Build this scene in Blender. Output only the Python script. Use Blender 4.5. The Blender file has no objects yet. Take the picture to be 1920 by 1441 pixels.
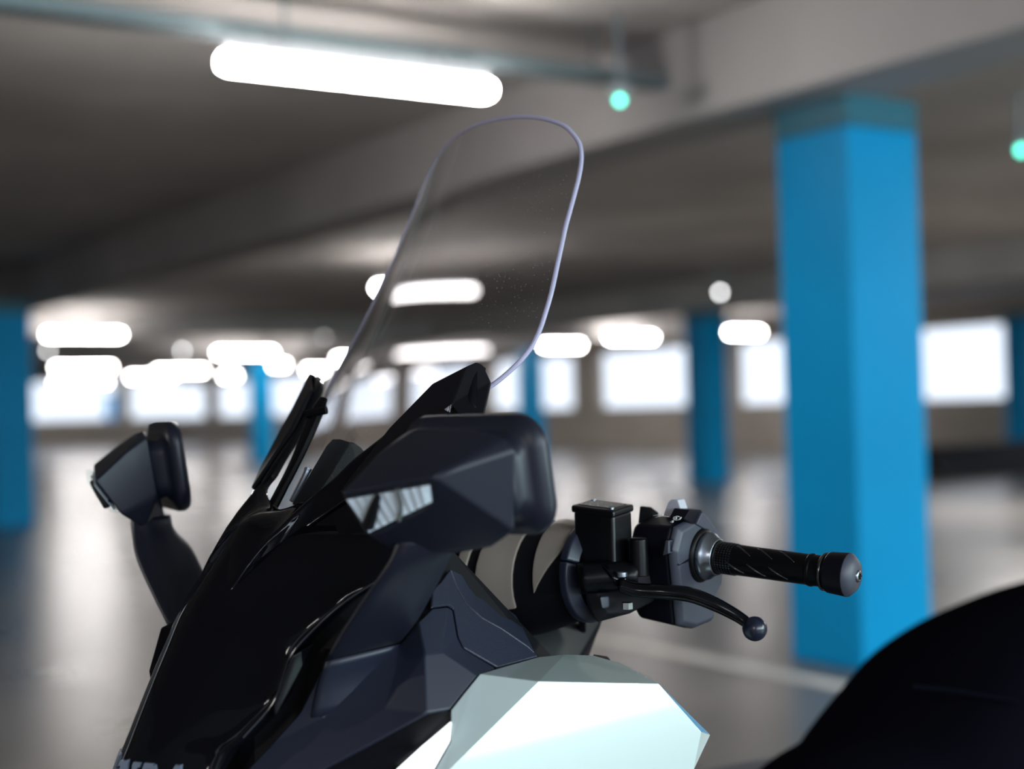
import bpy, bmesh, math, random
import numpy as np
from mathutils import Vector, Matrix

random.seed(4)
S = bpy.context.scene
COL = S.collection
PI = math.pi

# ------------------------------------------------------------------ camera
F_PX = 2740.0
CX, CY = 960.0, 720.5
CAM_H = 1.15
ROLL = math.radians(1.6)
PITCH = math.atan(40 / F_PX)
fwd = np.array([0, math.cos(PITCH), math.sin(PITCH)])
up0 = np.array([0, -math.sin(PITCH), math.cos(PITCH)])
rt0 = np.array([1.0, 0, 0])
rgt = math.cos(ROLL) * rt0 - math.sin(ROLL) * up0
upv = math.sin(ROLL) * rt0 + math.cos(ROLL) * up0
CAM = np.array([0, 0, CAM_H])
cam_data = bpy.data.cameras.new('camera')
cam = bpy.data.objects.new('camera', cam_data)
COL.objects.link(cam)
m = Matrix.Identity(4)
for i in range(3):
    m[i][0], m[i][1], m[i][2], m[i][3] = rgt[i], upv[i], -fwd[i], CAM[i]
cam.matrix_world = m
cam_data.sensor_width = 36
cam_data.lens = F_PX / 1920 * 36
cam_data.clip_start = 0.05
cam_data.clip_end = 400
cam_data.dof.use_dof = True
cam_data.dof.focus_distance = 1.56
cam_data.dof.aperture_fstop = 2.05
S.camera = cam

# ------------------------------------------------------------------ world, lights, exposure
W = bpy.data.worlds.new('overcast_sky')
S.world = W
W.use_nodes = True
bg = W.node_tree.nodes['Background']
bg.inputs[0].default_value = (0.80, 0.88, 1.0, 1)
bg.inputs[1].default_value = 1.4
S.view_settings.view_transform = 'Standard'
S.view_settings.look = 'None'
S.view_settings.gamma = 1
S.view_settings.use_curve_mapping = False
S.view_settings.exposure = 0.12
S.cycles.use_denoising = True
S.cycles.max_bounces = 10
S.cycles.transparent_max_bounces = 12
S.cycles.sample_clamp_indirect = 6
S.cycles.caustics_reflective = False
S.cycles.caustics_refractive = True

A2 = np.array([-0.545, 0.839]); A2 = A2 / np.linalg.norm(A2)     # direction of the main beams
B2 = np.array([A2[1], -A2[0]])                                   # direction of the lamp rows
GA = math.atan2(A2[1], A2[0])
GB = math.atan2(B2[1], B2[0])

def gw(a, b, z=0.0):
    p = A2 * a + B2 * b
    return Vector((p[0], p[1], z))

def area(name, loc, target, sx, sy, power, col):
    d = bpy.data.lights.new(name, 'AREA')
    d.shape = 'RECTANGLE'; d.size = sx; d.size_y = sy; d.energy = power; d.color = col
    o = bpy.data.objects.new(name, d); COL.objects.link(o)
    o.location = loc
    o.rotation_euler = (Vector(target) - Vector(loc)).to_track_quat('-Z', 'Y').to_euler()
    return o

# added area lamps out of view: side lights imitating daylight, and bodiless ceiling fill
area('added_daylight_lamp', gw(-4.6, 1.2, 1.75), (-.1, 1.6, 1.0), 4.4, 1.4, 212, (0.74, 0.86, 1.0))  # added key lamp for the near side of the scooter
area('added_daylight_lamp', gw(-5.6, 6.5, 1.75), gw(4.4, 4.6, 1.1), 5.0, 1.4, 420, (0.70, 1.0, 0.97))  # added to brighten and tint the right face of the large column
for (aa, bb) in ((-2.5, -3.5), (-2.5, 5.5), (4.9, -4.5), (9, 12), (3, 9), (8, -6.5), (16, -9)):
    p = gw(aa, bb, 2.46)
    area('added_ceiling_fill', p, (p[0], p[1], 0), 1.2, 0.12, 190, (1.0, 0.95, 0.90))  # lamps without fixtures, added to brighten the room

# ------------------------------------------------------------------ materials
def mat(name, col, rough=0.5, metal=0.0, coat=0.0, spec=0.5, bump=None, var=None, emis=None, trans=0.0, ior=1.5, alpha=1.0):
    M = bpy.data.materials.new(name); M.use_nodes = True
    nt = M.node_tree; b = nt.nodes['Principled BSDF']
    b.inputs['Base Color'].default_value = (*col, 1)
    b.inputs['Roughness'].default_value = rough
    b.inputs['Metallic'].default_value = metal
    b.inputs['Coat Weight'].default_value = coat
    b.inputs['Coat Roughness'].default_value = 0.03
    b.inputs['Specular IOR Level'].default_value = spec
    b.inputs['Transmission Weight'].default_value = trans
    b.inputs['IOR'].default_value = ior
    tc = nt.nodes.new('ShaderNodeTexCoord')
    if emis:
        b.inputs['Emission Color'].default_value = (*emis[0], 1)
        b.inputs['Emission Strength'].default_value = emis[1]
    if bump:
        n = nt.nodes.new('ShaderNodeTexNoise'); n.inputs['Scale'].default_value = bump[0]; n.inputs['Detail'].default_value = 3
        nt.links.new(tc.outputs['Object'], n.inputs['Vector'])
        bp = nt.nodes.new('ShaderNodeBump'); bp.inputs['Strength'].default_value = bump[1]; bp.inputs['Distance'].default_value = bump[2]
        nt.links.new(n.outputs['Fac'], bp.inputs['Height']); nt.links.new(bp.outputs['Normal'], b.inputs['Normal'])
    if var:
        n = nt.nodes.new('ShaderNodeTexNoise'); n.inputs['Scale'].default_value = var[0]; n.inputs['Detail'].default_value = 6
        nt.links.new(tc.outputs['Object'], n.inputs['Vector'])
        r = nt.nodes.new('ShaderNodeValToRGB')
        r.color_ramp.elements[0].position = 0.32; r.color_ramp.elements[1].position = 0.7
        r.color_ramp.elements[0].color = (*[c * (1 - var[1]) for c in col], 1)
        r.color_ramp.elements[1].color = (*[min(1, c * (1 + var[1])) for c in col], 1)
        nt.links.new(n.outputs['Fac'], r.inputs['Fac']); nt.links.new(r.outputs['Color'], b.inputs['Base Color'])
        if len(var) > 2:
            mr = nt.nodes.new('ShaderNodeMapRange'); mr.inputs['To Min'].default_value = rough - var[2]; mr.inputs['To Max'].default_value = rough + var[2]
            nt.links.new(n.outputs['Fac'], mr.inputs['Value']); nt.links.new(mr.outputs['Result'], b.inputs['Roughness'])
    return M

M_gloss = mat('gloss_black_paint', (0.003, 0.003, 0.005), 0.05, spec=0.16)
M_matte = mat('matte_black_plastic', (0.013, 0.017, 0.033), 0.42, bump=(900, 0.12, 0.0006))
M_grain = mat('grained_black_plastic', (0.013, 0.017, 0.034), 0.46, bump=(700, 0.5, 0.0008))
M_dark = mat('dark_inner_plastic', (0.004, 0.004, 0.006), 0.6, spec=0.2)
M_mirror = mat('matte_mirror_plastic', (0.009, 0.011, 0.021), 0.38, spec=0.35)
M_warm_sheen = mat('black_plastic_warm_sheen', (0.31, 0.265, 0.215), 0.42)  # warm lamplight on matte black plastic, put into the base colour
M_black_metal = mat('black_satin_metal', (0.002, 0.002, 0.003), 0.28, spec=0.14, bump=(1200, 0.15, 0.0004))
M_lever = mat('black_lever_paint', (0.002, 0.002, 0.003), 0.14, spec=0.18)
M_rubber = mat('black_rubber', (0.0025, 0.0025, 0.003), 0.38, spec=0.12)
M_switch = mat('grey_switch_plastic', (0.042, 0.046, 0.066), 0.5, bump=(600, 0.1, 0.0005))
M_switchdark = mat('black_switch_plastic', (0.003, 0.003, 0.007), 0.45, spec=0.15)
M_trigger = mat('light_grey_plastic', (0.45, 0.46, 0.52), 0.5)
M_steel = mat('brushed_steel', (0.26, 0.29, 0.33), 0.28, metal=1.0)
M_chrome = mat('zinc_bolt', (0.75, 0.8, 0.8), 0.22, metal=1.0)
M_white = mat('pearl_white_paint', (0.45, 0.525, 0.52), 0.18, coat=1.0)
M_lampw = mat('white_position_lamp', (0.85, 0.87, 0.9), 0.25, emis=((0.95, 0.98, 1.0), 1.3))
M_lens = bpy.data.materials.new('clear_lens'); M_lens.use_nodes = True
_n = M_lens.node_tree; _t = _n.nodes.new('ShaderNodeBsdfTransparent'); _t.inputs[0].default_value = (0.93, 0.97, 0.97, 1)
_g = _n.nodes.new('ShaderNodeBsdfGlossy'); _g.inputs['Roughness'].default_value = 0.04
_m = _n.nodes.new('ShaderNodeMixShader'); _m.inputs[0].default_value = 0.07; _n.links.new(_t.outputs[0], _m.inputs[1]); _n.links.new(_g.outputs[0], _m.inputs[2])
_n.links.new(_m.outputs[0], _n.nodes['Material Output'].inputs['Surface'])
M_reflector = mat('silver_reflector', (0.88, 0.92, 1.0), 0.25, metal=0.0, bump=(160, 0.25, 0.003))
M_seat = mat('black_vinyl', (0.0035, 0.0035, 0.006), 0.6, spec=0.0, bump=(500, 0.3, 0.001))
M_mark = mat('white_print', (0.5, 0.5, 0.5), 0.6)
M_badge = mat('badge_grey', (0.16, 0.20, 0.27), 0.35, metal=0.3)
M_edge = mat('screen_edge_glow_tint', (0.50, 0.48, 0.66), 0.25, trans=0.15, ior=1.49)  # pale lavender stands in for light caught inside the screen edge
M_trim = mat('bright_black_edge', (0.02, 0.023, 0.035), 0.22, spec=0.9)
M_groove = mat('shiny_rubber_edge', (0.01, 0.01, 0.012), 0.18, spec=0.8)
M_res = mat('reservoir_black', (0.003, 0.003, 0.004), 0.34, spec=0.4, bump=(1200, 0.15, 0.0004))
M_arm = mat('dark_satin_plastic', (0.0045, 0.0045, 0.007), 0.4, spec=0.22)
M_glassm = mat('mirror_glass', (0.8, 0.8, 0.8), 0.02, metal=1.0)
M_tyre = mat('tyre_rubber', (0.01, 0.01, 0.01), 0.75)

M_screen = bpy.data.materials.new('clear_polycarbonate'); M_screen.use_nodes = True
nt = M_screen.node_tree; b = nt.nodes['Principled BSDF']
b.inputs['Base Color'].default_value = (0.955, 0.945, 0.965, 1); b.inputs['Roughness'].default_value = 0.0
b.inputs['Transmission Weight'].default_value = 1.0; b.inputs['IOR'].default_value = 1.45
tc = nt.nodes.new('ShaderNodeTexCoord'); vo = nt.nodes.new('ShaderNodeTexVoronoi'); vo.inputs['Scale'].default_value = 190
nt.links.new(tc.outputs['Object'], vo.inputs['Vector'])
lt = nt.nodes.new('ShaderNodeMath'); lt.operation = 'LESS_THAN'; lt.inputs[1].default_value = 0.085
nt.links.new(vo.outputs['Distance'], lt.inputs[0])
df = nt.nodes.new('ShaderNodeBsdfTranslucent'); df.inputs[0].default_value = (0.9, 0.85, 0.8, 1)
ds = nt.nodes.new('ShaderNodeBsdfDiffuse'); ds.inputs[0].default_value = (0.9, 0.85, 0.8, 1)
mx0 = nt.nodes.new('ShaderNodeMixShader'); nt.links.new(df.outputs[0], mx0.inputs[1]); nt.links.new(ds.outputs[0], mx0.inputs[2])
mx = nt.nodes.new('ShaderNodeMixShader')
ml = nt.nodes.new('ShaderNodeMath'); ml.operation = 'MULTIPLY'; ml.inputs[1].default_value = 0.45
nt.links.new(lt.outputs[0], ml.inputs[0]); nt.links.new(ml.outputs[0], mx.inputs[0])
nt.links.new(b.outputs[0], mx.inputs[1]); nt.links.new(mx0.outputs[0], mx.inputs[2])
nt.links.new(mx.outputs[0], nt.nodes['Material Output'].inputs['Surface'])

M_floor = mat('polished_concrete_floor', (0.145, 0.134, 0.125), 0.29, var=(0.9, 0.28, 0.07), bump=(2.5, 0.03, 0.05))
M_ceil = mat('grey_concrete_slab', (0.52, 0.485, 0.465), 0.85, var=(0.7, 0.22))
M_beam = mat('pale_concrete_beam', (0.44, 0.42, 0.41), 0.8, var=(0.8, 0.15))
M_wall = mat('beige_concrete_wall', (0.36, 0.32, 0.28), 0.85, var=(0.8, 0.15))
M_ground = mat('outside_asphalt', (0.35, 0.35, 0.36), 0.9, var=(0.3, 0.15))
M_blue = mat('blue_column_paint', (0.0, 0.285, 0.60), 0.5, spec=0.15, var=(1.5, 0.06))
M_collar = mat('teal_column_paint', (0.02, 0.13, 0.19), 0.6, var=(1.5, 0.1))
M_tube = mat('lit_tube_diffuser', (0.9, 0.9, 0.9), 0.4, emis=((1.0, 0.96, 0.93), 75))
M_housing = mat('lamp_housing_grey', (0.4, 0.4, 0.42), 0.5)
M_galv = mat('galvanised_steel', (0.19, 0.225, 0.24), 0.45, metal=0.5)
M_line = mat('white_floor_marking', (0.62, 0.6, 0.56), 0.5, var=(6, 0.15))
M_barrier = mat('black_rubber_barrier', (0.006, 0.006, 0.01), 0.6)
M_led_teal = mat('teal_led', (0.1, 0.8, 0.6), 0.4, emis=((0.10, 0.85, 0.62), 7))
M_led_white = mat('white_led', (0.8, 0.8, 0.8), 0.4, emis=((1, 1, 1), 14))
M_led_bright = mat('bright_led', (0.9, 0.95, 1.0), 0.4, emis=((0.9, 0.97, 1.0), 160))

# ------------------------------------------------------------------ mesh helpers
def link(name, me, m, parent=None, loc=None, rotz=0.0):
    o = bpy.data.objects.new(name, me); COL.objects.link(o)
    if m: me.materials.append(m)
    if parent: o.parent = parent
    if loc is not None: o.location = loc
    o.rotation_euler = (0, 0, rotz)
    return o

def finish(o, solid=0.0, bevel=0.0, seg=2, smooth=True, subd=0, ang=24, offset=-1, wn=True):
    if solid:
        md = o.modifiers.new('solid', 'SOLIDIFY'); md.thickness = solid; md.offset = offset
    if subd:
        md = o.modifiers.new('sub', 'SUBSURF'); md.levels = subd; md.render_levels = subd
    if bevel:
        md = o.modifiers.new('bev', 'BEVEL'); md.width = bevel; md.segments = seg; md.limit_method = 'ANGLE'; md.angle_limit = math.radians(ang)
    if smooth:
        for p in o.data.polygons: p.use_smooth = True
        if wn and bevel:
            o.modifiers.new('wn', 'WEIGHTED_NORMAL')
    return o

def raw(verts, faces, ref=None):
    me = bpy.data.meshes.new('mesh')
    me.from_pydata([tuple(float(c) for c in v) for v in verts], [], faces)
    bm = bmesh.new(); bm.from_mesh(me)
    bmesh.ops.remove_doubles(bm, verts=bm.verts, dist=1e-6)
    bmesh.ops.recalc_face_normals(bm, faces=bm.faces)
    if ref is not None:
        s = sum((f.calc_center_median() - Vector(ref)).dot(f.normal) * f.calc_area() for f in bm.faces)
        if s < 0: bmesh.ops.reverse_faces(bm, faces=bm.faces)
    bm.to_mesh(me); bm.free()
    return me

def mirror_mesh(me):
    m2 = me.copy()
    for v in m2.vertices: v.co.y = -v.co.y
    m2.flip_normals()
    return m2

def mirrored(o, parent):
    """copy of a built part on the other flank of the scooter"""
    c = o.copy(); c.data = mirror_mesh(o.data); COL.objects.link(c); c.parent = parent
    return c

def box_bm(bm, c, s, R=None):
    vs = []
    for dx in (-.5, .5):
        for dy in (-.5, .5):
            for dz in (-.5, .5):
                p = Vector((dx * s[0], dy * s[1], dz * s[2]))
                if R: p = R @ p
                vs.append(bm.verts.new(p + Vector(c)))
    for f in ((0, 1, 3, 2), (4, 6, 7, 5), (0, 4, 5, 1), (2, 3, 7, 6), (0, 2, 6, 4), (1, 5, 7, 3)):
        bm.faces.new([vs[i] for i in f])

def bm_mesh(bm):
    bmesh.ops.recalc_face_normals(bm, faces=bm.faces)
    me = bpy.data.meshes.new('mesh'); bm.to_mesh(me); bm.free()
    return me

def boxes(name, lst, m, parent=None, loc=None, rotz=0.0, bevel=0.0):
    bm = bmesh.new()
    for c, s in lst: box_bm(bm, c, s)
    o = link(name, bm_mesh(bm), m, parent, loc, rotz)
    if bevel: finish(o, bevel=bevel)
    return o

def cr(pts, n):
    """Catmull-Rom through pts (array k x d), n steps per span"""
    p = np.asarray(pts, float)
    q = np.vstack([2 * p[0] - p[1], p, 2 * p[-1] - p[-2]])
    out = []
    for i in range(1, len(q) - 2):
        a, b_, c, d = q[i - 1], q[i], q[i + 1], q[i + 2]
        for k in range(n):
            t = k / n
            out.append(0.5 * (2 * b_ + (c - a) * t + (2 * a - 5 * b_ + 4 * c - d) * t * t + (3 * b_ - a - 3 * c + d) * t ** 3))
    out.append(q[-2])
    return np.array(out)

def grid_mesh(G, nu, nv, ref=None):
    """G rows x cols x 3 control points -> smooth grid"""
    G = np.asarray(G, float)
    R = np.stack([cr(G[i], nv) for i in range(G.shape[0])])
    R = np.stack([cr(R[:, j], nu) for j in range(R.shape[1])], axis=1)
    r, c = R.shape[:2]
    faces = [(i * c + j, i * c + j + 1, (i + 1) * c + j + 1, (i + 1) * c + j) for i in range(r - 1) for j in range(c - 1)]
    return raw(R.reshape(-1, 3), faces, ref)

def loft_mesh(rings, caps=True, nu=1):
    rings = np.asarray(rings, float)
    if nu > 1:
        rings = np.stack([cr(rings[:, j], nu) for j in range(rings.shape[1])], axis=1)
    r, c = rings.shape[:2]
    faces = [(i * c + j, i * c + (j + 1) % c, (i + 1) * c + (j + 1) % c, (i + 1) * c + j) for i in range(r - 1) for j in range(c)]
    if caps:
        faces.append(tuple(range(c))); faces.append(tuple((r - 1) * c + j for j in range(c)))
    return raw(rings.reshape(-1, 3), faces)

def frame_of(t):
    t = Vector(t).normalized()
    s = t.cross(Vector((0, 0, 1)))
    if s.length < 0.05: s = t.cross(Vector((0, 1, 0)))
    s.normalize(); n = s.cross(t).normalized()
    return t, s, n

def tube_mesh(pts, radii, n=12, nu=6, flat=1.0):
    P_ = cr(np.array([list(p) + [r] for p, r in zip(pts, radii)]), nu)
    rings = []
    for i in range(len(P_)):
        a, c = P_[max(0, i - 1)][:3], P_[min(len(P_) - 1, i + 1)][:3]
        t, s, nn = frame_of(c - a)
        rings.append([np.array(P_[i][:3]) + P_[i][3] * (np.array(s) * math.cos(2 * PI * k / n) + np.array(nn) * flat * math.sin(2 * PI * k / n)) for k in range(n)])
    return loft_mesh(rings)

def lathe_mesh(p0, axis, prof, n=40):
    t, s, nn = frame_of(axis)
    rings = []
    for (d, r) in prof:
        rings.append([np.array(p0) + d * np.array(t) + r * (np.array(s) * math.cos(2 * PI * k / n) + np.array(nn) * math.sin(2 * PI * k / n)) for k in range(n)])
    return loft_mesh(rings)

def hull_mesh(pts):
    bm = bmesh.new()
    for p in pts: bm.verts.new(tuple(float(c) for c in p))
    r = bmesh.ops.convex_hull(bm, input=bm.verts)
    junk = list({g for g in r['geom_interior'] + r['geom_unused'] if isinstance(g, bmesh.types.BMVert)})
    if junk: bmesh.ops.delete(bm, geom=junk, context='VERTS')
    bmesh.ops.dissolve_limit(bm, angle_limit=math.radians(3), verts=bm.verts, edges=bm.edges)
    return bm_mesh(bm)

def empty(name, loc, rotz=0.0):
    o = bpy.data.objects.new(name, None); COL.objects.link(o)
    o.location = loc; o.rotation_euler = (0, 0, rotz); o.empty_display_size = 0.2
    return o

def tag(o, label, cat, group=None, kind=None):
    o['label'] = label; o['category'] = cat
    if group: o['group'] = group
    if kind: o['kind'] = kind
    return o

def struct(o):
    o['kind'] = 'structure'; return o

# ------------------------------------------------------------------ pixel -> point helpers
def ray(px, py):
    return fwd + rgt * (px - CX) / F_PX + upv * (CY - py) / F_PX

def at_z(px, py, z):
    d = ray(px, py); t = (z - CAM_H) / d[2]
    return Vector(CAM + d * t)

# ================================================================== SETTING
CEIL = 2.86
FAR_A, RIGHT_B, LEFT_B, NEAR_A = 60.0, 22.0, -22.0, -6.5
a0, a1, b0, b1 = NEAR_A, FAR_A, LEFT_B, RIGHT_B

def slab(name, z0, z1, m, ext=0.0):
    bm = bmesh.new()
    box_bm(bm, ((b0 + b1) / 2, (a0 + a1) / 2, (z0 + z1) / 2), (b1 - b0 + ext, a1 - a0 + ext, z1 - z0))
    return struct(link(name, bm_mesh(bm), m, None, (0, 0, 0), GB))

slab('floor', -0.25, 0.0, M_floor)
slab('ceiling', CEIL, CEIL + 0.3, M_ceil, 0.6)
g = boxes('ground', [((0, 0, -0.45), (600, 600, 0.2))], M_ground); struct(g)

def open_wall(name, lo, hi, fixed, along, pitch, pier, sill, head):
    """perimeter wall with open window bays; along = 'b' (fixed a) or 'a' (fixed b); local x = b, local y = a"""
    lst = []
    t = 0.25
    def add(u0, u1, z0, z1):
        c, s = (u0 + u1) / 2, u1 - u0
        if along == 'b': lst.append(((c, fixed, (z0 + z1) / 2), (s, t, z1 - z0)))
        else: lst.append(((fixed, c, (z0 + z1) / 2), (t, s, z1 - z0)))
    add(lo, hi, 0, sill); add(lo, hi, head, CEIL)
    u = lo
    while u < hi - 0.1:
        add(u, min(hi, u + pier), sill, head); u += pitch
    return struct(boxes(name, lst, M_wall, None, (0, 0, 0), GB))

open_wall('wall_far', b0, b1, a1 + .13, 'b', 4.6, 0.55, 1.08, 2.62)
open_wall('wall_right', a0, a1, b1 + .13, 'a', 5.2, 1.1, 1.05, 2.40)
open_wall('wall_left', a0, a1, b0 - .13, 'a', 5.2, 0.75, 1.08, 2.62)
open_wall('wall_near', b0, b1, a0 - .13, 'b', 4.6, 0.55, 1.08, 2.62)

def beam_a(name, b, z0, w=0.42, lo=a0, hi=a1):
    return struct(boxes(name, [((b, (lo + hi) / 2, (z0 + CEIL) / 2), (w, hi - lo, CEIL - z0))], M_beam, None, (0, 0, 0), GB, bevel=0.02))

def beam_b(name, a, z0, w=0.3, lo=b0, hi=b1):
    return struct(boxes(name, [(((lo + hi) / 2, a, (z0 + CEIL) / 2), (hi - lo, w, CEIL - z0))], M_beam, None, (0, 0, 0), GB, bevel=0.02))

for bb in (-12.4, -3.9, 4.5, 13.75): beam_a('ceiling_beam', bb, 2.42)
for aa in (24.0, 31.0, 38.0): beam_b('cross_beam', aa, 2.50)
for bb in (0.35,): beam_a('ceiling_rib', bb, 2.76, 0.22)

# columns -----------------------------------------------------------
def column(px, py, w, label, zt=2.29):
    p = at_z(px, py, 0.0)
    d = empty('column', (p.x, p.y, 0), GB)
    tag(d, label, 'column', 'blue square columns of the parking deck', 'thing')
    boxes('shaft', [((0, 0, zt / 2), (w, w, zt))], M_blue, d, bevel=0.015)
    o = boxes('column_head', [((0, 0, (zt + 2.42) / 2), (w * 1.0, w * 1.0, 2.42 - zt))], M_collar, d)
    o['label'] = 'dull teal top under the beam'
    return d
column(1616, 1237, 0.43, 'large bright blue square column behind the handlebar grip and seat')
column(20, 985, 0.43, 'blue column behind and beside the far wing mirror, cut by the edge')
column(1330, 903, 0.43, 'slim blue column standing between the brake fluid reservoir and the large column')
column(492, 868, 0.43, 'small distant blue column seen just behind the tip of the windscreen garnish', 2.35)
column(998, 858, 0.43, 'distant blue column seen right of the windscreen foot, above the near mirror', 2.35)
column(207, 822, 0.43, 'tiny teal blue column far off above the far wing mirror', 2.35)
column(1925, 868, 0.43, 'dark blue column beyond the low black barrier, at the picture edge')

# lamps -------------------------------------------------------------
_lamp = {}
def lamp(px, py, label, ln=1.2, rot=None, z=2.47, stem=.30):
    p = at_z(px, py, z)
    e = empty('tube_light', (p.x, p.y, z), GB if rot is None else rot)
    tag(e, label, 'light', 'lit ceiling tube lights')
    k = (round(ln, 2), stem)
    if k not in _lamp:
        n = 14; rings = []
        for (x, r) in ((-.5, .02), (-.492, .045), (-.47, .058), (.47, .058), (.492, .045), (.5, .02)):
            rings.append([(x * ln, r * math.cos(2 * PI * j / n) * .95, r * math.sin(2 * PI * j / n) * .7) for j in range(n)])
        dm = loft_mesh(rings); dm.materials.append(M_tube)
        bm = bmesh.new(); box_bm(bm, (0, 0, .062), (ln * .94, .075, .05)); box_bm(bm, (-ln * .3, 0, .085 + stem / 2), (.03, .03, stem)); box_bm(bm, (ln * .3, 0, .085 + stem / 2), (.03, .03, stem))
        hm = bm_mesh(bm); hm.materials.append(M_housing)
        _lamp[k] = (dm, hm)
    dm, hm = _lamp[k]
    a = link('diffuser', dm, None, e); b_ = link('housing', hm, None, e)
    for q in dm.polygons: q.use_smooth = True
    return e
lamp(681, 144, 'large bright tube light under the cable tray, above the windscreen', stem=.05)
lamp(158, 627, 'bright tube light just right of the top of the leftmost column', 1.2)
lamp(157, 689, 'tube light below the brightest far tube by the leftmost column', 1.5)
lamp(152, 716, 'lowest tube light in the cluster beside the leftmost column', 2.0)
lamp(284, 706, 'left one of two overlapping far tube lights above the far mirror', 1.5)
lamp(338, 695, 'right one of two overlapping far tube lights above the far mirror', 1.5)
lamp(460, 661, 'long tube light above the distant column left of the windscreen', 1.3)
lamp(523, 684, 'round end-on light right of the tube above the distant column', 0.4)
lamp(431, 704, 'round light directly below the tube above the distant column', 0.5)
lamp(591, 693, 'round light just above the pointed tip of the far garnish arm', 0.6)
lamp(796, 541, 'tube light crossing the edge and middle of the windscreen', 1.2)
lamp(778, 656, 'left one of two tube lights seen low through the windscreen', 1.4)
lamp(866, 655, 'right one of two tube lights seen low through the windscreen', 1.2)
lamp(711, 702, 'tilted light seen through the windscreen above the central bracket', 1.4)
lamp(786, 694, 'small light seen through the windscreen above the garnish arm', 0.9)
lamp(1054, 647, 'tube light touching the right edge of the windscreen', 1.0)
lamp(1184, 632, 'long tube light between the windscreen and the slim column', 1.1)
lamp(1268, 650, 'round light at the left edge of the slim column', 0.3)
lamp(1396, 623, 'tube light between the slim column and the large column', 0.8)
lamp(972, 672, 'round light at the lower right corner of the windscreen', 0.3)
lamp(645, 672, 'light half hidden by the far edge of the windscreen', 0.4)

# ceiling indicators ---------------------------------------------------
_sn = {}
def sensor(px, py, z, m, r, label, group='indicator lights on the ceiling'):
    p = at_z(px, py, z)
    e = empty('indicator_light', (p.x, p.y, z)); tag(e, label, 'indicator light', group)
    bm = bmesh.new(); bmesh.ops.create_uvsphere(bm, u_segments=12, v_segments=8, radius=r)
    o = link('lens', bm_mesh(bm), m, e); finish(o)
    boxes('base', [((0, 0, r * .9 + .02), (.09, .09, .04))], M_housing, e, bevel=.006)
    boxes('stem', [((0, 0, (r * .9 + .04 + CEIL - z) / 2), (.02, .02, CEIL - z - r * .9 - .04))], M_galv, e)
    return e
sensor(1162, 188, 2.47, M_led_teal, .017, 'teal indicator light at the right end of the cable tray')
sensor(1915, 282, 2.52, M_led_teal, .022, 'teal indicator light right of the large column top')
sensor(1463, 558, 2.52, M_led_bright, .025, 'bright white indicator light at the left edge of the large column')
sensor(1350, 548, 2.52, M_led_white, .028, 'dim round indicator light left of the bright white one')
sensor(608, 630, 2.52, M_led_white, .030, 'dim round indicator light left of the windscreen, highest of its pair')
sensor(565, 659, 2.52, M_led_white, .034, 'dim round indicator light left of the windscreen, lower of its pair')
sensor(342, 657, 2.52, M_led_white, .036, 'dim round indicator light above the two overlapping tube lights')
sensor(90, 657, 2.52, M_led_white, .036, 'dim round indicator light on the edge of the leftmost column')

# cable tray -------------------------------------------------------------
tr = empty('cable_tray', gw(5.26, 0, 2.60), GB)
tag(tr, 'perforated grey steel cable tray running above the large tube light', 'cable tray')
for s in (-1, 1): boxes('rail', [((1.6, s * .055, 0.02), (5.6, .006, .055))], M_galv, tr)
bm = bmesh.new(); box_bm(bm, (0, 0, 0), (.028, .104, .006)); rm = bm_mesh(bm); rm.materials.append(M_galv)
for k in range(112):
    x = -1.18 + k * .05
    link('rung', rm, None, tr, (x, 0, -.004))
for x in (-.6, .9, 2.4, 3.9): boxes('hanger', [((x, .0, .144), (.012, .012, .232))], M_galv, tr)

# floor marking, barrier ---------------------------------------------------
ln = boxes('floor_marking', [((4.24, 5.0, 0.002), (0.11, 4.4, 0.004))], M_line, None, (0, 0, 0), GB)
tag(ln, 'pale painted floor line passing the foot of the large blue column', 'floor marking')
p = at_z(1850, 884, 0)
br = empty('parking_barrier', (p.x, p.y, 0), GB)
tag(br, 'low black barrier on the floor right of the large column', 'barrier')
rings = []
for x in (-1.3, -1.25, 1.25, 1.3):
    k = .9 if abs(x) > 1.27 else 1
    rings.append([(x, y * k, z * k) for (y, z) in ((-.35, 0), (-.33, .16), (-.16, .42), (.16, .42), (.33, .16), (.35, 0))])
o = link('barrier_body', loft_mesh(rings), M_barrier, br); finish(o, bevel=.02)
for x in (-.7, .7): boxes('foot', [((x, 0, .03), (.25, .76, .06))], M_barrier, br, bevel=.01)

# ================================================================== SCOOTER
TH = math.radians(50)
Fw = np.array([-math.sin(TH), -math.cos(TH), 0]); Lw = np.array([math.cos(TH), -math.sin(TH), 0])
ORG = np.array([-0.26, 1.578, 0])
bike = empty('scooter', tuple(ORG), math.atan2(Fw[1], Fw[0]))
tag(bike, 'black and white maxi scooter with tall clear windscreen parked on the concrete floor', 'scooter')

def P(px, py, y):
    d = ray(px, py); t = (y - (CAM - ORG) @ Lw) / (d @ Lw); w = CAM + d * t - ORG
    return np.array([w @ Fw, y, w[2]])

def PX(px, py, x):
    d = ray(px, py); t = (x - (CAM - ORG) @ Fw) / (d @ Fw); w = CAM + d * t - ORG
    return np.array([x, w @ Lw, w[2]])

LC = np.array([(CAM - ORG) @ Fw, (CAM - ORG) @ Lw, CAM_H])
def PP(px, py, p0, n):
    d = ray(px, py); dl = np.array([d @ Fw, d @ Lw, d[2]])
    t = ((np.array(p0) - LC) @ n) / (dl @ n)
    return LC + dl * t

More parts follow.
